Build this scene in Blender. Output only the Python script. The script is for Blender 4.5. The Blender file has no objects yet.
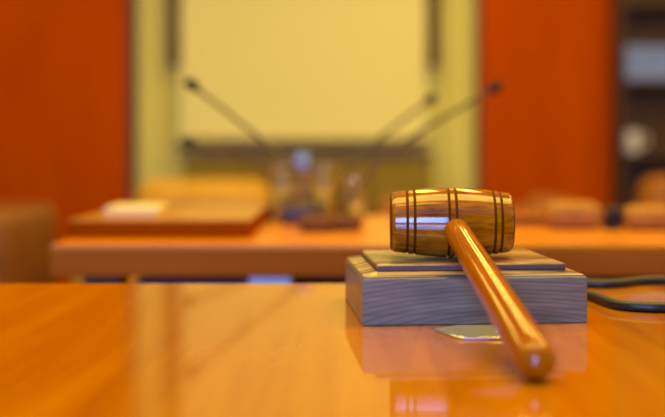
import bpy, bmesh, math, random
from mathutils import Vector, Matrix

random.seed(7)
C = bpy.context.scene.collection
SC = bpy.context.scene
PI = math.pi
TZ = 0.75                 # height of the table top (m)
EYE = TZ + 0.119          # height of the lens
F = 931.0                 # focal length in pixels of a 665 wide frame

# ------------------------------------------------------------------ camera
cd = bpy.data.cameras.new('camera')
cam = bpy.data.objects.new('camera', cd); C.objects.link(cam)
cam.location = (0, 0, EYE)
cam.rotation_euler = (PI/2, 0, 0)
cd.sensor_width = 36.0
cd.lens = F/665*36
cd.shift_y = -56.5/665
cd.clip_start = 0.05; cd.clip_end = 60
cd.dof.use_dof = True
cd.dof.focus_distance = 0.655
cd.dof.aperture_fstop = 2.9
SC.camera = cam

# ------------------------------------------------------------------ world, lights, exposure
w = bpy.data.worlds.new('world'); SC.world = w; w.use_nodes = True
bg = w.node_tree.nodes['Background']
bg.inputs[0].default_value = (0.55, 0.7, 1.0, 1); bg.inputs[1].default_value = 0.5

def area(name, loc, target, sx, sy, power, color):
    l = bpy.data.lights.new(name, 'AREA'); l.shape = 'RECTANGLE'
    l.size = sx; l.size_y = sy; l.energy = power; l.color = color
    o = bpy.data.objects.new(name, l); C.objects.link(o)
    o.location = loc
    o.rotation_euler = (Vector(target)-Vector(loc)).to_track_quat('-Z', 'Y').to_euler()
    return o

WARM = (1.0, 0.72, 0.12)
# ceiling luminaires of the room
for x, y, p, lx, ly in ((-1.9, 3.4, 19, 1.1, 0.5), (2.0, 3.4, 20, 1.1, 0.5), (0.12, 3.0, 17, 0.15, 1.5), (0.62, 3.1, 17, 0.16, 1.5),
                        (-1.6, 1.5, 22, 1.1, 0.4), (0.15, 0.9, 48, 2.0, 1.0), (1.6, 1.5, 22, 1.1, 0.4), (-0.3, 0.02, 3, 0.7, 0.12), (1.2, 0.9, 14, 1.1, 0.4)):
    area('ceiling_lamp', (x, y, 2.78), (x, y, 0), lx, ly, p, WARM)
# daylight through the window in the wall behind the camera
area('window_daylight', (-0.7, -2.93, 1.55), (-0.3, 0.7, 0.85), 1.5, 1.1, 125, (0.20, 0.37, 1.0))

SC.view_settings.view_transform = 'Standard'
SC.view_settings.look = 'None'
SC.view_settings.gamma = 1.0
SC.view_settings.use_curve_mapping = False
SC.view_settings.exposure = 0.0
SC.cycles.use_denoising = True
SC.cycles.max_bounces = 8
SC.cycles.sample_clamp_indirect = 6.0

# ------------------------------------------------------------------ materials
def mat(name, color, rough=0.5, coat=0.0, spec=0.5, metal=0.0, coat_rough=0.05):
    m = bpy.data.materials.new(name); m.use_nodes = True
    b = m.node_tree.nodes['Principled BSDF']
    b.inputs['Base Color'].default_value = (*color, 1)
    b.inputs['Roughness'].default_value = rough
    b.inputs['Coat Weight'].default_value = coat
    b.inputs['Coat Roughness'].default_value = coat_rough
    b.inputs['Specular IOR Level'].default_value = spec
    b.inputs['Metallic'].default_value = metal
    return m

def nd(m, t, **kw):
    n = m.node_tree.nodes.new(t)
    for k, v in kw.items(): setattr(n, k, v)
    return n

def ln(m, a, b): m.node_tree.links.new(a, b)

def mottled(name, c1, c2, scale=3.0, rough=0.6, **kw):
    """flat colour with a soft noise variation"""
    m = mat(name, c1, rough, **kw); b = m.node_tree.nodes['Principled BSDF']
    tc = nd(m, 'ShaderNodeTexCoord'); n = nd(m, 'ShaderNodeTexNoise'); r = nd(m, 'ShaderNodeValToRGB')
    n.inputs['Scale'].default_value = scale; n.inputs['Detail'].default_value = 4
    r.color_ramp.elements[0].position = 0.35; r.color_ramp.elements[1].position = 0.65
    r.color_ramp.elements[0].color = (*c1, 1); r.color_ramp.elements[1].color = (*c2, 1)
    ln(m, tc.outputs['Object'], n.inputs['Vector']); ln(m, n.outputs['Fac'], r.inputs['Fac']); ln(m, r.outputs['Color'], b.inputs['Base Color'])
    return m

def wood(name, dark, light, stretch=(1, 1, 1), scale=4.0, rot=(0, 0, 0), rough=0.35, coat=0.6, coat_rough=0.05, lo=0.3, hi=0.7, spec=0.5, planks=None):
    """grain: a noise stretched along one axis, plus fine pores; planks = (width, contrast) gives bands of their own tone across x"""
    m = mat(name, light, rough, coat, spec, coat_rough=coat_rough); b = m.node_tree.nodes['Principled BSDF']
    tc = nd(m, 'ShaderNodeTexCoord'); mp = nd(m, 'ShaderNodeMapping'); n = nd(m, 'ShaderNodeTexNoise'); r = nd(m, 'ShaderNodeValToRGB')
    mp.inputs['Scale'].default_value = stretch; mp.inputs['Rotation'].default_value = rot
    n.inputs['Scale'].default_value = scale; n.inputs['Detail'].default_value = 6; n.inputs['Roughness'].default_value = 0.6; n.inputs['Distortion'].default_value = 0.4
    r.color_ramp.elements[0].position = lo; r.color_ramp.elements[1].position = hi
    r.color_ramp.elements[0].color = (*dark, 1); r.color_ramp.elements[1].color = (*light, 1)
    ln(m, tc.outputs['Object'], mp.inputs['Vector']); ln(m, mp.outputs['Vector'], n.inputs['Vector']); ln(m, n.outputs['Fac'], r.inputs['Fac'])
    out = r.outputs['Color']
    if planks:
        wd, con, prot = planks
        m2 = nd(m, 'ShaderNodeMapping'); m2.inputs['Rotation'].default_value = (0, 0, prot)
        sx = nd(m, 'ShaderNodeSeparateXYZ'); dv = nd(m, 'ShaderNodeMath', operation='DIVIDE'); fl = nd(m, 'ShaderNodeMath', operation='FLOOR')
        wn = nd(m, 'ShaderNodeTexWhiteNoise', noise_dimensions='1D'); mr = nd(m, 'ShaderNodeMapRange'); mx = nd(m, 'ShaderNodeMixRGB', blend_type='MULTIPLY')
        dv.inputs[1].default_value = wd
        mr.inputs['To Min'].default_value = 1-con; mr.inputs['To Max'].default_value = 1.0
        mx.inputs['Fac'].default_value = 1
        ln(m, tc.outputs['Object'], m2.inputs['Vector']); ln(m, m2.outputs['Vector'], sx.inputs[0]); ln(m, sx.outputs['X'], dv.inputs[0]); ln(m, dv.outputs[0], fl.inputs[0])
        ln(m, fl.outputs[0], wn.inputs['W']); ln(m, wn.outputs['Value'], mr.inputs['Value']); ln(m, out, mx.inputs[1]); ln(m, mr.outputs[0], mx.inputs[2])
        out = mx.outputs[0]
    ln(m, out, b.inputs['Base Color'])
    return m

M = {}
M['plaster'] = mottled('khaki_plaster', (0.75, 0.68, 0.17), (0.78, 0.71, 0.19), 2.0, 0.8)
M['plaster_side'] = mottled('side_plaster', (0.55, 0.42, 0.27), (0.6, 0.46, 0.3), 2.0, 0.8)
M['ceiling'] = mottled('ceiling_paint', (0.7, 0.62, 0.5), (0.75, 0.66, 0.53), 3.0, 0.9)
M['carpet'] = mottled('dark_carpet', (0.05, 0.03, 0.025), (0.08, 0.045, 0.03), 60.0, 0.95)
M['panel_wood'] = wood('red_brown_panel_veneer', (0.46, 0.062, 0.0), (0.57, 0.088, 0.0), (2.0, 1, 0.35), 2.5, rough=0.6, coat=0.0, spec=0.0)
M['panel_shadow'] = mat('dark_panel_shadow', (0.05, 0.018, 0.008), 0.5)  # dark tone painted for the shadow line beside the panels
M['screen'] = mat('screen_fabric', (0.92, 0.86, 0.34), 0.95, spec=0.1)
M['screen_bar'] = mat('screen_bar_bronze', (0.16, 0.11, 0.05), 0.6)
M['fixture'] = mottled('fixture_dark_brown', (0.09, 0.035, 0.01), (0.13, 0.05, 0.015), 20, 0.6)
M['credenza'] = wood('credenza_olive_brown', (0.26, 0.175, 0.018), (0.33, 0.22, 0.026), (1, 1, 6), 3, rough=0.6, coat=0.0, spec=0.1)
M['dark_wood'] = wood('dark_cabinet_wood', (0.05, 0.02, 0.008), (0.09, 0.035, 0.012), (1, 1, 6), 4, rough=0.5, coat=0.0)
M['table'] = wood('table_orange_veneer', (0.38, 0.110, 0.0), (0.66, 0.25, 0.0), (9, 0.8, 9), 3.0, (0, 0, math.radians(-9)), rough=0.5, spec=0.0, coat=1.0, coat_rough=0.07, lo=0.25, hi=0.75, planks=(0.165, 0.22, math.radians(9)))
M['table'].node_tree.nodes['Principled BSDF'].inputs['Coat IOR'].default_value = 1.75
M['table_edge'] = wood('table_edge_wood', (0.30, 0.08, 0.01), (0.4, 0.12, 0.015), (0.8, 8, 8), 3.0, rough=0.3, coat=0.6)
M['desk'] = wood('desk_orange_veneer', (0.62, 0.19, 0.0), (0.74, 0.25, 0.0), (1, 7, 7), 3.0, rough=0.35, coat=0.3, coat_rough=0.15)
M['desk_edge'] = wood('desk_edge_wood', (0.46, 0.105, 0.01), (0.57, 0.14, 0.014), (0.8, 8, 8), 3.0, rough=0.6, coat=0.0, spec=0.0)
M['leather'] = mottled('brown_leather', (0.18, 0.055, 0.010), (0.26, 0.085, 0.018), 14, 0.45)
M['leather_tan'] = mottled('tan_leather', (0.30, 0.10, 0.03), (0.38, 0.14, 0.045), 14, 0.5, spec=0.2)
M['pouch'] = mottled('pouch_leather', (0.36, 0.15, 0.022), (0.46, 0.20, 0.035), 40, 0.55, spec=0.2)
M['leather_orange'] = mottled('orange_tan_leather', (0.56, 0.29, 0.03), (0.63, 0.35, 0.045), 14, 0.5, spec=0.2)
M['leather_rust'] = mottled('rust_leather', (0.30, 0.10, 0.015), (0.38, 0.135, 0.025), 14, 0.5, spec=0.3)
M['black_metal'] = mat('black_metal', (0.015, 0.013, 0.012), 0.4)
M['mic_base'] = mat('brown_microphone_base', (0.16, 0.06, 0.012), 0.6, spec=0.1)
M['foam'] = mottled('black_foam', (0.014, 0.008, 0.005), (0.022, 0.013, 0.009), 300, 0.95)
M['neck'] = mat('dark_gooseneck_metal', (0.09, 0.06, 0.02), 0.5, metal=0.2)
M['paper'] = mat('cream_paper', (0.80, 0.66, 0.36), 0.8)
M['case'] = wood('flat_case_wood', (0.40, 0.155, 0.006), (0.48, 0.20, 0.010), (1, 8, 8), 3, rough=0.4, coat=0.3)
M['riser'] = wood('red_brown_ledge_wood', (0.24, 0.06, 0.002), (0.30, 0.08, 0.004), (0.8, 8, 8), 3, rough=0.5, coat=0.0, spec=0.2)
M['case_front'] = mat('flat_case_red_brown', (0.28, 0.05, 0.0), 0.6, spec=0.0)
M['blue_cap'] = mat('pale_blue_plastic', (0.20, 0.27, 0.50), 0.5)
M['blue_box'] = mat('pale_blue_box', (0.80, 0.88, 1.0), 0.4)
M['blue_gloss'] = mat('glossy_pale_blue_lid', (0.85, 0.92, 1.0), 0.35, spec=0.3)
M['navy'] = mat('dark_blue_card', (0.03, 0.05, 0.11), 0.6)
M['cup'] = mat('cream_cup_paper', (0.72, 0.63, 0.42), 0.6)
M['greyblue_glow'] = mottled('grey_blue_glow', (0.18, 0.28, 0.75), (0.22, 0.32, 0.8), 8, 0.6)  # strong blue puts a reflected bluish glow into the box colour
M['white'] = mat('white_ceramic', (0.75, 0.75, 0.72), 0.3)
M['steel'] = mat('brushed_steel', (0.50, 0.50, 0.36), 0.32, metal=0.5)
M['steel_edge'] = mat('polished_steel_edge', (0.9, 0.9, 0.88), 0.25, metal=1.0)
M['rubber'] = mat('black_cable_rubber', (0.012, 0.012, 0.012), 0.42, spec=0.5)
M['knob'] = mat('brass_knob', (0.6, 0.4, 0.15), 0.3, metal=1.0)
M['glass'] = mat('bottle_glass', (0.86, 0.72, 0.34), 0.05, spec=0.25); M['glass'].node_tree.nodes['Principled BSDF'].inputs['Transmission Weight'].default_value = 0.9

def gavel_wood():
    m = wood('varnished_gavel_wood', (0.14, 0.030, 0.0), (0.62, 0.222, 0.0), (1.2, 9, 9), 26.0, rough=0.5, spec=0.0, coat=1.0, coat_rough=0.10, lo=0.3, hi=0.75)
    m.node_tree.nodes['Principled BSDF'].inputs['Coat IOR'].default_value = 1.65
    return m
M['gavel'] = gavel_wood()
M['handle'] = wood('varnished_handle_wood', (0.30, 0.070, 0.0), (0.48, 0.155, 0.0), (0.6, 10, 10), 24.0, rough=0.5, spec=0.0, coat=1.0, coat_rough=0.035, lo=0.3, hi=0.75)
M['burnt'] = mat('burnt_groove', (0.15, 0.045, 0.001), 0.6, coat=0.1, spec=0.1)

def block_wood():
    """dark greyed walnut with growth rings as arcs round a pith low down in the front face"""
    m = mat('grey_brown_block_wood', (0.1, 0.08, 0.08), 0.45, 1.0, coat_rough=0.38)
    b = m.node_tree.nodes['Principled BSDF']
    tc = nd(m, 'ShaderNodeTexCoord'); mp = nd(m, 'ShaderNodeMapping'); wv = nd(m, 'ShaderNodeTexWave'); r = nd(m, 'ShaderNodeValToRGB')
    wv.wave_type = 'RINGS'; wv.rings_direction = 'Y'; wv.wave_profile = 'SIN'
    mp.inputs['Location'].default_value = (-0.036, 0, 0.016); mp.inputs['Scale'].default_value = (0.36, 0.25, 1.6)
    wv.inputs['Scale'].default_value = 70; wv.inputs['Distortion'].default_value = 1.2; wv.inputs['Detail'].default_value = 2; wv.inputs['Detail Scale'].default_value = 0.3
    e = r.color_ramp.elements
    e[0].position = 0.0; e[0].color = (0.140, 0.130, 0.080, 1); e[1].position = 0.40; e[1].color = (0.205, 0.200, 0.120, 1)
    # long soft streaks over the rings
    m2 = nd(m, 'ShaderNodeMapping'); n = nd(m, 'ShaderNodeTexNoise'); r2 = nd(m, 'ShaderNodeValToRGB'); mx = nd(m, 'ShaderNodeMixRGB', blend_type='MULTIPLY')
    m2.inputs['Scale'].default_value = (14, 14, 130); m2.inputs['Rotation'].default_value = (0, math.radians(-5), 0)
    n.inputs['Scale'].default_value = 1.5; n.inputs['Detail'].default_value = 5
    r2.color_ramp.elements[0].position = 0.3; r2.color_ramp.elements[0].color = (0.55, 0.52, 0.55, 1); r2.color_ramp.elements[1].position = 0.7; r2.color_ramp.elements[1].color = (1.25, 1.2, 1.2, 1)
    mx.inputs['Fac'].default_value = 1
    ln(m, tc.outputs['Object'], m2.inputs['Vector']); ln(m, m2.outputs['Vector'], n.inputs['Vector']); ln(m, n.outputs['Fac'], r2.inputs['Fac'])
    ln(m, tc.outputs['Object'], mp.inputs['Vector']); ln(m, mp.outputs['Vector'], wv.inputs['Vector']); ln(m, wv.outputs['Fac'], r.inputs['Fac'])
    ln(m, r.outputs['Color'], mx.inputs[1]); ln(m, r2.outputs['Color'], mx.inputs[2]); ln(m, mx.outputs[0], b.inputs['Base Color'])
    return m
M['block'] = block_wood()
M['block_recess'] = mat('red_brown_block_recess', (0.13, 0.055, 0.025), 0.5, 0.2, coat_rough=0.3)
M['block_edge'] = mat('dark_block_edge', (0.10, 0.10, 0.11), 0.4, 0.5, coat_rough=0.2)
M['block_top'] = wood('block_top_grain_and_sheen', (0.05, 0.037, 0.04), (0.52, 0.33, 0.13), (0.7, 9, 1), 14.0, rough=0.4, coat=0.45, coat_rough=0.2, lo=0.4, hi=0.62)  # grain streaks; their tan also carries the warm wall's reflection

# ------------------------------------------------------------------ mesh helpers
def link(name, me, parent=None):
    o = bpy.data.objects.new(name, me); C.objects.link(o)
    if parent is not None: o.parent = parent
    return o

def obj(name, bm, m, parent=None, smooth=False):
    bmesh.ops.recalc_face_normals(bm, faces=bm.faces)
    me = bpy.data.meshes.new(name); bm.to_mesh(me); bm.free()
    for x in (m if isinstance(m, (list, tuple)) else [m]): me.materials.append(x)
    if smooth:
        for p in me.polygons: p.use_smooth = True
        me.set_sharp_from_angle(angle=math.radians(40))
    return link(name, me, parent)

def bx(x0, x1, y0, y1, z0, z1, bev=0.0, seg=2, bm=None):
    t = bmesh.new()
    bmesh.ops.create_cube(t, size=1)
    for v in t.verts:
        v.co = ((x0+x1)/2+v.co.x*(x1-x0), (y0+y1)/2+v.co.y*(y1-y0), (z0+z1)/2+v.co.z*(z1-z0))
    if bev: bmesh.ops.bevel(t, geom=t.edges[:], offset=bev, segments=seg, profile=0.5, affect='EDGES')
    if bm is None: return t
    me = bpy.data.meshes.new('t'); t.to_mesh(me); t.free(); bm.from_mesh(me); bpy.data.meshes.remove(me)
    return bm

def lathe(profile, n=48, axis='Z', mats=None):
    """profile: list of (r, h); mats: material index of each band"""
    bm = bmesh.new(); rings = []
    for r, h in profile:
        if r < 1e-6:
            rings.append([bm.verts.new((0, 0, h))])
        else:
            rings.append([bm.verts.new((r*math.cos(2*PI*k/n), r*math.sin(2*PI*k/n), h)) for k in range(n)])
    for i in range(len(rings)-1):
        a, b = rings[i], rings[i+1]
        for k in range(n):
            k2 = (k+1) % n
            if len(a) == 1 and len(b) == 1: continue
            if len(a) == 1: f = bm.faces.new((a[0], b[k2], b[k]))
            elif len(b) == 1: f = bm.faces.new((a[k], a[k2], b[0]))
            else: f = bm.faces.new((a[k], a[k2], b[k2], b[k]))
            if mats: f.material_index = mats[i]
    if axis == 'X': bmesh.ops.rotate(bm, verts=bm.verts, cent=(0, 0, 0), matrix=Matrix.Rotation(PI/2, 3, 'Y'))
    return bm

def catmull(pts, n=10):
    pts = [Vector(p) for p in pts]; out = []
    P = [pts[0]*2-pts[1]] + pts + [pts[-1]*2-pts[-2]]
    for i in range(1, len(P)-2):
        for k in range(n):
            t = k/n; a, b, c, d = P[i-1:i+3]
            out.append(0.5*((2*b)+(c-a)*t+(2*a-5*b+4*c-d)*t*t+(3*b-a-3*c+d)*t**3))
    out.append(pts[-1]); return out

def tube(pts, r, n=12, bm=None):
    """round tube through points; r a number or a list"""
    bm = bm or bmesh.new()
    rr = r if isinstance(r, (list, tuple)) else [r]*len(pts)
    rings = []; up = Vector((0, 0, 1))
    for i, p in enumerate(pts):
        t = (pts[min(i+1, len(pts)-1)]-pts[max(i-1, 0)]).normalized()
        if abs(t.dot(up)) > 0.95: s = t.cross(Vector((1, 0, 0))).normalized()
        else: s = t.cross(up).normalized()
        u = s.cross(t)
        rings.append([bm.verts.new(p+(s*math.cos(2*PI*k/n)+u*math.sin(2*PI*k/n))*rr[i]) for k in range(n)])
    for a, b in zip(rings, rings[1:]):
        for k in range(n): bm.faces.new((a[k], a[(k+1) % n], b[(k+1) % n], b[k]))
    bm.faces.new(rings[0][::-1]); bm.faces.new(rings[-1])
    return bm

def tag(o, label, cat, group=None, kind=None):
    o['label'] = label; o['category'] = cat
    if group: o['group'] = group
    if kind: o['kind'] = kind
    return o

def thing(name, label, cat, loc=(0, 0, 0), rz=0.0, group=None):
    o = bpy.data.objects.new(name, None); C.objects.link(o)
    o.location = loc; o.rotation_euler = (0, 0, rz)
    return tag(o, label, cat, group)

def struct(name, bm, m, parent=None):
    o = obj(name, bm, m, parent)
    if parent is None: o['kind'] = 'structure'
    return o

def copy_tree(o, parent=None):
    c = o.copy(); C.objects.link(c)
    if parent is not None: c.parent = parent
    for ch in [x for x in bpy.data.objects if x.parent == o]: copy_tree(ch, c)
    return c

def px(x, D): return (x-332.5)*D/F            # sideways place of what stands at depth D
def pz(y, D): return EYE-(y-152.0)*D/F        # and its height

# ------------------------------------------------------------------ the room
XL, XR, YB, YF, ZC = -3.0, 3.0, -3.0, 5.0, 2.85
struct('floor', bx(XL, XR, YB, YF, -0.1, 0), M['carpet'])
struct('ceiling', bx(XL, XR, YB, YF, ZC, ZC+0.1), M['ceiling'])
struct('wall_far', bx(XL-0.1, XR+0.1, YF, YF+0.1, 0, ZC), M['plaster'])
struct('wall_left', bx(XL-0.1, XL, YB, YF, 0, ZC), M['plaster_side'])
struct('wall_right', bx(XR, XR+0.1, YB, YF, 0, ZC), M['plaster_side'])
bm = bx(XL-0.1, -1.6, YB-0.1, YB, 0, ZC)
bx(0.2, XR+0.1, YB-0.1, YB, 0, ZC, bm=bm); bx(-1.6, 0.2, YB-0.1, YB, 0, 0.85, bm=bm); bx(-1.6, 0.2, YB-0.1, YB, 2.2, ZC, bm=bm)
struct('wall_rear', bm, M['plaster_side'])
bm = bx(-1.6, 0.2, YB-0.06, YB+0.02, 0.85, 0.9)
bx(-1.6, 0.2, YB-0.06, YB+0.02, 2.15, 2.2, bm=bm); bx(-1.6, -1.55, YB-0.06, YB+0.02, 0.9, 2.15, bm=bm); bx(0.15, 0.2, YB-0.06, YB+0.02, 0.9, 2.15, bm=bm)
struct('window_1', bm, M['white'])

# wood panelling on the far wall: left and right of the screen
def wall_panel(name, x0, x1):
    p = struct(name, bx(x0, x1, 4.94, 5.0, 0, ZC, 0.004), M['panel_wood'])
    return p
xa, xb, xc = px(128, 4.94), px(481, 4.94), px(613, 4.94)
wall_panel('trim_1', XL, xa)
wall_panel('trim_2', xb, xc)
struct('shadow_strip_1', bx(xa, xa+0.03, 4.955, 5.0, 0, ZC), M['panel_shadow'])  # dark strips stand in for the shadow along the panel edges
struct('shadow_strip_2', bx(xb-0.02, xb, 4.955, 5.0, 0, ZC), M['panel_shadow'])
# flat plaster pilasters either side of the screen
struct('trim_5', bx(px(138, 4.97), px(165, 4.97), 4.97, 5.0, 0, ZC, 0.01), M['plaster'])
struct('trim_6', bx(px(444, 4.97), px(470, 4.97), 4.97, 5.0, 0, ZC, 0.01), M['plaster'])

# projection screen on the far wall
s = thing('projection_screen', 'large pale cream projection screen on the far wall behind the microphones', 'screen', (px(303, 4.9), 4.9, pz(148, 4.9)))
hw = (425-182)/2*4.95/F
obj('fabric', bx(-hw, hw, 0, 0.008, 0.045, 1.75), M['screen'], s)
obj('bottom_bar', bx(-hw-0.02, hw+0.02, -0.015, 0.025, 0, 0.05, 0.008), M['screen_bar'], s)
obj('casing', bx(-hw-0.05, hw+0.05, -0.05, 0.05, 1.75, 1.86, 0.02), M['white'], s)
# narrow uprights beside it
for x, side in ((175.5, 'left'), (432.5, 'right')):
    t = thing('wall_fixture', 'narrow dark brown upright fixture on the wall at the %s edge of the screen' % side, 'wall fixture', (px(x, 4.92), 4.92, pz(66, 4.92)), 0, 'uprights beside the screen')
    obj('housing', bx(-0.03, 0.03, -0.04, 0.05, 0, 1.2, 0.01), M['fixture'], t)
    obj('front_grille', bx(-0.022, 0.022, -0.046, -0.04, 0.03, 1.17, 0.002), M['fixture'], t)

# low cabinet below the screen
cx0, cx1 = px(182, 4.55), px(432, 4.55)
t = thing('low_cabinet', 'low olive brown cabinet against the far wall below the screen', 'cabinet', ((cx0+cx1)/2, 4.75, 0))
hw = (cx1-cx0)/2; ht = pz(153, 4.55)
obj('body', bx(-hw, hw, -0.18, 0.18, 0, ht-0.03, 0.004), M['credenza'], t)
obj('worktop', bx(-hw-0.015, hw+0.015, -0.2, 0.18, ht-0.03, ht, 0.004), M['screen_bar'], t)
for k in range(4):
    a = -hw+k*hw/2
    d = obj('door', bx(a+0.01, a+hw/2-0.01, -0.198, -0.18, 0.06, ht-0.05, 0.003), M['credenza'], t)
    kb = lathe([(0, 0), (0.006, 0), (0.006, 0.012), (0.012, 0.018), (0.008, 0.026), (0, 0.027)], 16)
    bmesh.ops.rotate(kb, verts=kb.verts, cent=(0, 0, 0), matrix=Matrix.Rotation(PI/2, 3, 'X'))
    bmesh.ops.translate(kb, verts=kb.verts, vec=(a+(0.06 if k % 2 else hw/2-0.06), -0.198, ht*0.6))
    obj('knob', kb, M['knob'], d, True)

# dark shelf unit at the right
bx0 = px(612, 4.92)
t = thing('bookcase', 'dark brown open shelf unit right of the wood panelling', 'bookcase', (bx0+0.5, 4.9, 0))
for (a, b) in ((-0.5, -0.47), (0.47, 0.5)): obj('side_panel', bx(a, b, -0.1, 0.098, 0, 2.3, 0.003), M['dark_wood'], t)
obj('back_panel', bx(-0.47, 0.47, 0.083, 0.098, 0, 2.3), M['dark_wood'], t)
shelf_z = [0.1, 0.52, pz(152, 4.82)-0.03, pz(80, 4.82)-0.025, 1.62, 2.0, 2.28]
for z in shelf_z: obj('shelf', bx(-0.47, 0.47, -0.095, 0.083, z, z+0.025, 0.002), M['dark_wood'], t)
# what stands on it
z = shelf_z[3]+0.025
t = thing('blue_glow_box', 'grey blue box added for a bluish glow on a shelf of the dark unit', 'box', (bx0+0.205, 4.89, z+0.001))
obj('body', bx(-0.165, 0.165, -0.08, 0.08, 0, 0.135, 0.004), M['greyblue_glow'], t)
obj('lid', bx(-0.168, 0.168, -0.083, 0.083, 0.136, 0.175, 0.004), M['greyblue_glow'], t)
z = shelf_z[2]+0.025
t = thing('mug', 'small pale round mug on the shelf below the grey blue box', 'mug', (px(631.5, 4.87), 4.87, z+0.001))
obj('cup', lathe([(0, 0), (0.036, 0), (0.043, 0.03), (0.045, 0.115), (0.041, 0.115), (0.038, 0.012), (0, 0.01)], 32), M['white'], t, True)
obj('handle', tube(catmull([(0.041, 0, 0.09), (0.075, 0, 0.085), (0.078, 0, 0.045), (0.041, 0, 0.03)], 6), 0.007, 10), M['white'], t, True)

# ------------------------------------------------------------------ club chairs behind the far desk
def rounded(x0, x1, y0, y1, z0, z1, r): return bx(x0, x1, y0, y1, z0, z1, r, 5)
def club_chair(label, loc, rz, w_, arm_z, back_z, m, arm_w=0.17):
    t = thing('armchair', label, 'armchair', loc, rz, 'leather chairs behind the far desk')
    h = w_/2
    obj('base', bx(-h+0.02, h-0.02, -0.34, 0.36, 0.08, 0.3, 0.02), m, t, True)
    obj('seat_cushion', rounded(-h+arm_w+0.006, h-arm_w-0.006, -0.36, 0.18, 0.302, 0.44, 0.05), m, t, True)
    obj('backrest', rounded(-h+arm_w*0.5, h-arm_w*0.5, 0.2, 0.4, 0.302, back_z, 0.085), m, t, True)
    for s_ in (-1, 1):
        a, b = sorted((s_*h, s_*(h-arm_w)))
        obj('armrest', rounded(a, b, -0.37, 0.19, 0.1, arm_z, arm_w*0.42), m, t, True)
        for y in (-0.3, 0.32):
            bm = tube([Vector((s_*(h-0.08), y, 0)), Vector((s_*(h-0.08), y, 0.08))], [0.018, 0.024], 12)
            obj('leg', bm, M['black_metal'], t, True)
    return t
def chair_px(x_edge, side, D): return px(x_edge, D)
# left of the desk
club_chair('brown leather armchair beyond the left end of the far desk', (px(60, 3.29)-0.36, 3.1, 0), 0.0, 0.72, pz(206, 3.0), pz(204, 3.3), M['leather'], 0.135)
# behind the flat case
club_chair('orange tan leather armchair behind the flat case and papers', (px(198, 3.4), 3.25, 0), 0.0, 0.66, 0.6, pz(181, 3.4), M['leather_orange'], 0.13)
# right side
club_chair('tan leather armchair with a low back in front of the right wood panel', (px(600, 3.3)-0.39, 3.65, 0), 0.0, 0.78, pz(201, 3.3), pz(206, 3.9), M['leather_tan'], 0.19)
club_chair('rust brown leather armchair with a taller back in front of the dark shelf unit', (px(625, 3.84)+0.42, 3.65, 0), 0.0, 0.84, pz(206, 3.3), pz(175, 3.9), M['leather_rust'], 0.19)

# ------------------------------------------------------------------ far desk
DY0, DY1 = 1.19, 1.74
dx0, dx1 = px(50, DY0), 1.5
t = thing('far_desk', 'long orange brown wooden desk with a thick edge beyond the near table', 'desk', ((dx0+dx1)/2, (DY0+DY1)/2, 0))
hx, hy = (dx1-dx0)/2, (DY1-DY0)/2
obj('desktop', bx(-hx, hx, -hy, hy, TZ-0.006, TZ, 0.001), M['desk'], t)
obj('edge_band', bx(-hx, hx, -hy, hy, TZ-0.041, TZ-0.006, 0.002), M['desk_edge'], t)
obj('modesty_panel', bx(-hx+0.1, hx-0.1, -hy+0.2, -hy+0.215, 0.2, TZ-0.041, 0.001), M['dark_wood'], t)
obj('under_shelf', bx(-hx+0.1, hx-0.1, -hy+0.01, -hy+0.2, TZ-0.095, TZ-0.085, 0.001), M['dark_wood'], t)
for sx_ in (-1, 1):
    for sy_ in (-1, 1):
        x, y = sx_*(hx-0.06), sy_*(hy-0.05)
        obj('leg', bx(x-0.025, x+0.025, y-0.025, y+0.025, 0, TZ-0.041, 0.003), M['dark_wood'], t)

# raised ledge along the back of its right half
rx0 = px(504, 1.5)
t = thing('desk_riser', 'long low red brown ledge on the far desk behind the gavel block', 'ledge', (rx0, 1.5, TZ))
obj('front_board', bx(0, 1.5-rx0-0.02, 0, 0.012, 0, 0.010, 0.001), M['riser'], t)
obj('top_board', bx(-0.003, 1.5-rx0-0.02, -0.003, 0.2, 0.0102, 0.0145, 0.001), M['riser'], t)
# leather pouches and a dark tin in front of the ledge
def pouch(label, x0, x1, y_top, D):
    w_ = (x1-x0)*D/F; h = pz(y_top, D)-TZ
    t = thing('leather_pouch', label, 'pouch', (px((x0+x1)/2, D), D, TZ), 0, 'tan pouches on the far desk')
    obj('body', bx(-w_/2, w_/2, -0.022, 0.03, 0, h, h*0.42, 5), M['pouch'], t, True)
    obj('flap', bx(-w_/2*0.8, w_/2*0.8, -0.0245, -0.0222, h*0.42, h*0.75, 0.001), M['pouch'], t)
    obj('stud', lathe([(0, 0), (0.004, 0), (0.003, 0.002), (0, 0.0024)], 16), M['knob'], t, True)
    st = [c for c in bpy.data.objects if c.parent == t and c.name.startswith('stud')][0]
    st.location = (0, -0.0245, h*0.5); st.rotation_euler = (PI/2, 0, 0)
pouch('small tan leather pouch on the far desk, nearer the gavel head', 546, 601, 202, 1.44)
pouch('tan leather pouch on the far desk at the right, beyond the dark tin', 625, 684, 206, 1.42)
t = thing('tin', 'small dark round tin between the two tan pouches on the far desk', 'tin', (px(613, 1.43), 1.43, TZ))
obj('tin_body', lathe([(0, 0), (0.013, 0), (0.0135, 0.001), (0.0135, 0.026), (0, 0.026)], 32), M['foam'], t, True)
obj('lid', lathe([(0, 0.0262), (0.0142, 0.0262), (0.0142, 0.0325), (0.013, 0.0335), (0, 0.0338)], 32), M['black_metal'], t, True)
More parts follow.
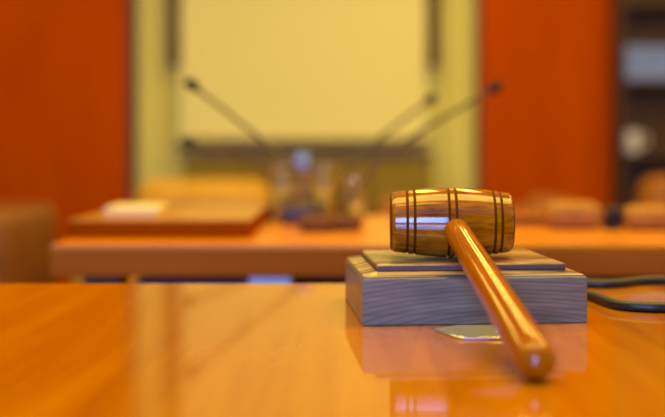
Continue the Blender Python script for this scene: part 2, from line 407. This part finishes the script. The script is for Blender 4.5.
# flat case with papers on the left end of it
t = thing('flat_case', 'flat wooden case with a red brown front lying on the far desk', 'case', (px(159, 1.28), 1.28, TZ))
h = (250-68)/2*1.28/F
obj('body', bx(-h, h, 0, 0.34, 0, 0.022, 0.002), M['case_front'], t)
obj('lid', bx(-h, h, 0, 0.34, 0.0222, 0.0262, 0.002), M['case'], t)
o = obj('paper_sheaf', bx(-0.040, 0.040, -0.06, 0.06, 0, 0.009, 0.002), M['paper'])
o.location = (px(137, 1.45), 1.45, TZ+0.0263); o.rotation_euler = (0, 0, 0.05)
tag(o, 'thin sheaf of cream paper lying on the flat case', 'paper')

# ------------------------------------------------------------------ gooseneck microphones on the far desk
def mic(label, base, pts, head_dir, head_len=0.034):
    """base: (px x, depth); pts: gooseneck way points (px x, px y, depth)"""
    bx_, D = base
    t = thing('gooseneck_microphone', label, 'microphone', (px(bx_, D), D, TZ), 0, 'gooseneck microphones on the far desk')
    o0 = Vector((px(bx_, D), D, TZ))
    obj('base', bx(-0.024, 0.024, -0.03, 0.045, 0, 0.022, 0.007, 3), M['mic_base'], t, True)
    obj('switch', lathe([(0, 0.026), (0.006, 0.026), (0.006, 0.029), (0, 0.0295)], 16), M['neck'], t, True).location = (0, -0.015, 0.0)
    P = [Vector((0, 0.02, 0.024))] + [Vector((px(x, d), d, pz(y, d)))-o0 for x, y, d in pts]
    path = catmull(P, 12)
    obj('gooseneck', tube(path, 0.0032, 10), M['neck'], t, True)
    d = (path[-1]-path[-2]).normalized()
    prof = [(0, -0.006), (0.005, -0.005), (0.007, 0.0), (0.0085, 0.004), (0.0090, 0.010), (0.0078, 0.016), (0.0045, 0.0195), (0, 0.020)]
    hb = lathe(prof, 24)
    o = obj('windscreen', hb, M['foam'], t, True)
    o.location = P[-1]; o.rotation_euler = d.to_track_quat('Z', 'Y').to_euler()
    return t
mic('gooseneck microphone reaching up to the far left across the screen', (316, 1.40), [(304, 180, 1.42), (262, 140, 1.46), (196, 88, 1.45)], None)
mic('low gooseneck microphone bending left along the foot of the screen', (272, 1.67), [(272, 185, 1.67), (250, 160, 1.65), (194, 143, 1.60)], None)
mic('gooseneck microphone rising steeply right, its head at the right screen edge', (338, 1.67), [(340, 185, 1.67), (368, 148, 1.68), (427, 102, 1.70)], None)
mic('gooseneck microphone reaching furthest right, its head before the wood panel', (345, 1.42), [(352, 195, 1.42), (400, 146, 1.44), (491, 90, 1.46)], None)

# small things among the microphones
t = thing('small_bottle', 'small clear bottle with a pale blue cap among the microphones', 'bottle', (px(302, 1.59), 1.59, TZ))
obj('bottle_body', lathe([(0, 0), (0.016, 0), (0.018, 0.004), (0.018, 0.06), (0.009, 0.078), (0.009, 0.088), (0, 0.088)], 32), M['glass'], t, True)
obj('cap', lathe([(0, 0.0885), (0.014, 0.0885), (0.015, 0.094), (0.015, 0.112), (0.012, 0.118), (0, 0.119)], 32), M['blue_cap'], t, True)
def tumbler(label, x, y_top, D, r):
    h = pz(y_top, D)-TZ
    t = obj('drinking_glass', lathe([(0, 0), (r*0.72, 0), (r*0.76, 0.002), (r, h), (r*0.94, h), (r*0.70, 0.008), (0, 0.008)], 32), M['glass'], None, True)
    t.location = (px(x, D), D, TZ)
    tag(t, label, 'glass', 'drinking glasses among the microphones')
tumbler('clear drinking glass left of the small blue-capped bottle', 283, 163, 1.60, 0.024)
tumbler('clear drinking glass just right of the blue-capped bottle', 323, 163, 1.60, 0.024)
tumbler('shorter clear drinking glass furthest right among the microphone stems', 354, 177, 1.60, 0.024)
t = thing('microphone_console', 'small dark brown console box in front of the glasses on the far desk', 'console', (px(304, 1.53), 1.53, TZ))
bm = bx(-0.038, 0.038, -0.02, 0.02, 0, 0.048, 0.006, 3)
for v in bm.verts:
    if v.co.z > 0.02 and v.co.y < 0: v.co.z -= 0.014
obj('housing', bm, M['dark_wood'], t, True)
obj('button', lathe([(0, 0.0), (0.007, 0.0), (0.007, 0.003), (0, 0.0035)], 20), M['black_metal'], t, True).location = (0, 0.012, 0.0475)

# on the shelf under the desk, seen through the gap behind the table
zs = TZ-0.0845
t = thing('glint_box', 'small pale blue box added for a blue glint on the shelf under the far desk, behind the table edge', 'box', (px(270, 1.21), 1.205, zs))
obj('tub', bx(-0.026, 0.026, 0, 0.06, 0, 0.028, 0.003, 3), M['blue_box'], t, True)
bm = bx(-0.027, 0.027, -0.001, 0.061, 0.0282, 0.0420)
for v in bm.verts:
    if v.co.z > 0.035 and v.co.y < 0.03: v.co.y += 0.0024  # lid front leans back, shaped to mirror the window as a glint
obj('lid', bm, M['blue_gloss'], t)
t = thing('folder', 'dark blue folder on the shelf under the far desk beside the pale blue box', 'folder', (px(200, 1.21), 1.21, zs))
obj('cover', bx(-0.085, 0.085, 0, 0.16, 0.0, 0.036, 0.003), M['navy'], t)
obj('label_strip', bx(-0.03, 0.03, -0.0012, 0, 0.01, 0.026), M['paper'], t)

# ------------------------------------------------------------------ near table
TY0, TY1 = -0.35, 0.845
t = thing('wooden_table', 'glossy orange wooden table carrying the gavel and its block', 'table', (0, (TY0+TY1)/2, 0))
hx, hy = 1.1, (TY1-TY0)/2
bm = bx(-hx, hx, -hy, hy, TZ-0.035, TZ, 0.0025, 2)
obj('tabletop', bm, M['table'], t)
obj('apron', bx(-hx+0.08, hx-0.08, -hy+0.08, hy-0.08, TZ-0.12, TZ-0.035, 0.002), M['table_edge'], t)
for sx_ in (-1, 1):
    for sy_ in (-1, 1):
        x, y = sx_*(hx-0.12), sy_*(hy-0.12)
        obj('leg', bx(x-0.035, x+0.035, y-0.035, y+0.035, 0, TZ-0.12, 0.004), M['table_edge'], t)

# ------------------------------------------------------------------ sound block
BR = math.radians(4.6)
BW, BD = 0.158, 0.123
bl = thing('sound_block', 'dark grey brown rectangular sound block with a stepped top under the gavel head', 'sound block', (0.0203, 0.636, TZ), BR)
def rings_block(prof, w_, d_):
    bm = bmesh.new(); rings = []
    for ins, z in prof:
        rings.append([bm.verts.new(c) for c in ((ins, ins, z), (w_-ins, ins, z), (w_-ins, d_-ins, z), (ins, d_-ins, z))])
    for a, b in zip(rings, rings[1:]):
        for k in range(4): bm.faces.new((a[k], a[(k+1) % 4], b[(k+1) % 4], b[k]))
    bm.faces.new(rings[0][::-1]); bm.faces.new(rings[-1])
    return bm
prof = [(0.0007, 0), (0, 0.0007), (0, 0.0308), (0.0003, 0.0318), (0.0012, 0.0325), (0.0013, 0.0331), (0.0025, 0.0336), (0.0060, 0.0342), (0.0100, 0.0352), (0.0116, 0.0356)]
bm = rings_block(prof, BW, BD)
bm.normal_update()
for f in bm.faces:
    if f.normal.z > 0.5: f.material_index = 1
    if 0.0315 < f.calc_center_median().z < 0.0333: f.material_index = 2
body = obj('body', bm, [M['block'], M['block_top'], M['block_edge']], bl)
bv = body.modifiers.new('bevel', 'BEVEL'); bv.width = 0.0012; bv.segments = 2; bv.limit_method = 'ANGLE'; bv.angle_limit = math.radians(70)
prof = [(0.0128, 0.0350), (0.0118, 0.0362), (0.0120, 0.0380), (0.0118, 0.0394), (0.0124, 0.0402), (0.0140, 0.0406)]
bm = rings_block(prof, BW, BD)
bm.normal_update()
for f in bm.faces:
    if f.normal.z > 0.5: f.material_index = 1
for f in bm.faces:
    if f.calc_center_median().z < 0.0381: f.material_index = 2
obj('top_plate', bm, [M['block_edge'], M['block_top'], M['block_recess']], bl)

# ------------------------------------------------------------------ gavel: head on the block, handle end on the table
HC = Vector((0.0882, 0.695, TZ+0.0406+0.0260))
HE = Vector((0.1058, 0.486, TZ+0.0109))
gv = thing('gavel', 'varnished wooden gavel with a barrel head resting on the sound block', 'gavel', HC)
HS = HC+Vector((-0.0008, 0, 0.0022)); hd = (HE-HS); L = hd.length; hd.normalize()
ax = Vector((1, math.tan(math.radians(-2.5)), 0)).normalized()     # head axis, level
# barrel head profile with burnt grooves
HL = 0.0452
grooves = [-0.0328, -0.0274, -0.0026, 0.0026, 0.0306, 0.0356]
def rad(x): return 0.0217+0.0042*math.cos(x/HL*PI/2) if abs(x) < HL else 0.0217
pr, mi = [(0, -HL), (0.0175, -HL), (0.0201, -HL+0.0004), (0.0213, -HL+0.0014)], [0, 0, 1]
xs = [-HL+0.0026+(2*HL-0.0052)*k/60 for k in range(61)]
gx = []
for g in grooves: gx += [(g-0.0010, 0), (g-0.0006, 0.0006), (g, 0.0010), (g+0.0006, 0.0006), (g+0.0010, 0)]
allx = sorted([(x, 0) for x in xs if all(abs(x-g) > 0.0012 for g in grooves)] + gx)
for x, dep in allx: pr.append((rad(x)-dep, x))
pr += [(0.0213, HL-0.0014), (0.0201, HL-0.0004), (0.0175, HL), (0, HL)]
mi = []
for (r0, h0), (r1, h1) in zip(pr, pr[1:]):
    mid = (h0+h1)/2
    mi.append(1 if any(abs(mid-g) < 0.00085 for g in grooves) or abs(mid) > HL-0.0012 else 0)
bm = lathe(pr, 96, 'X', mi)
head = obj('head', bm, [M['gavel'], M['burnt']], gv, True)
head.rotation_euler = (0, 0, math.atan2(ax.y, ax.x))
# handle along its own x axis, from inside the head to the rounded end
end_r = 0.0108
hp = [(0, 0.008), (0.0078, 0.008), (0.0086, 0.020), (0.0095, 0.028), (0.0095, 0.05), (0.0098, 0.08), (0.0102, 0.11), (0.0105, 0.14), (0.0107, 0.17), (0.0108, 0.195)]
for k in range(0, 11):
    a = k/10*PI/2
    hp.append((end_r*math.cos(a) if k < 10 else 0, L+end_r*math.sin(a)))
bm = lathe(hp, 48, 'X')
handle = obj('handle', bm, M['handle'], gv, True)
handle.location = HS-HC
handle.rotation_euler = hd.to_track_quat('X', 'Z').to_euler()

# ------------------------------------------------------------------ small metal plate lying in front of the block
pts = [(0.0675, 0.619), (0.0690, 0.6135), (0.0795, 0.591), (0.0830, 0.589), (0.118, 0.5885), (0.1215, 0.591), (0.131, 0.617), (0.128, 0.631), (0.086, 0.631)]
bm = bmesh.new()
f = bm.faces.new([bm.verts.new((x-0.1, y-0.61, 0)) for x, y in pts])
ex = bmesh.ops.extrude_face_region(bm, geom=[f])
bmesh.ops.translate(bm, verts=[v for v in ex['geom'] if isinstance(v, bmesh.types.BMVert)], vec=(0, 0, 0.0019))
bm.normal_update()
for f in bm.faces:
    if abs(f.normal.z) < 0.5: f.material_index = 1
o = obj('metal_plate', bm, [M['steel'], M['steel_edge']])
bv = o.modifiers.new('bevel', 'BEVEL'); bv.width = 0.0008; bv.segments = 3; bv.material = 1; o.location = (0.1, 0.61, TZ)
tag(o, 'thin shiny metal plate with cut corners on the table in front of the block', 'plate')

# ------------------------------------------------------------------ black cable looped behind the block
r = 0.0039
cp = [(1.0, 0.80), (0.62, 0.826), (0.40, 0.836), (0.310, 0.835), (0.279, 0.833), (0.245, 0.813), (0.222, 0.816), (0.200, 0.82), (0.187, 0.806), (0.192, 0.776), (0.207, 0.748), (0.2145, 0.705), (0.232, 0.692), (0.255, 0.690), (0.31, 0.690), (0.45, 0.686), (0.7, 0.66), (1.0, 0.65)]
bm = tube(catmull([(x, y, 0) for x, y in cp], 12), r, 14)
o = obj('black_cable', bm, M['rubber'], None, True); o.location = (0, 0, TZ+r)
tag(o, 'black cable looping across the table behind the right end of the block', 'cable')
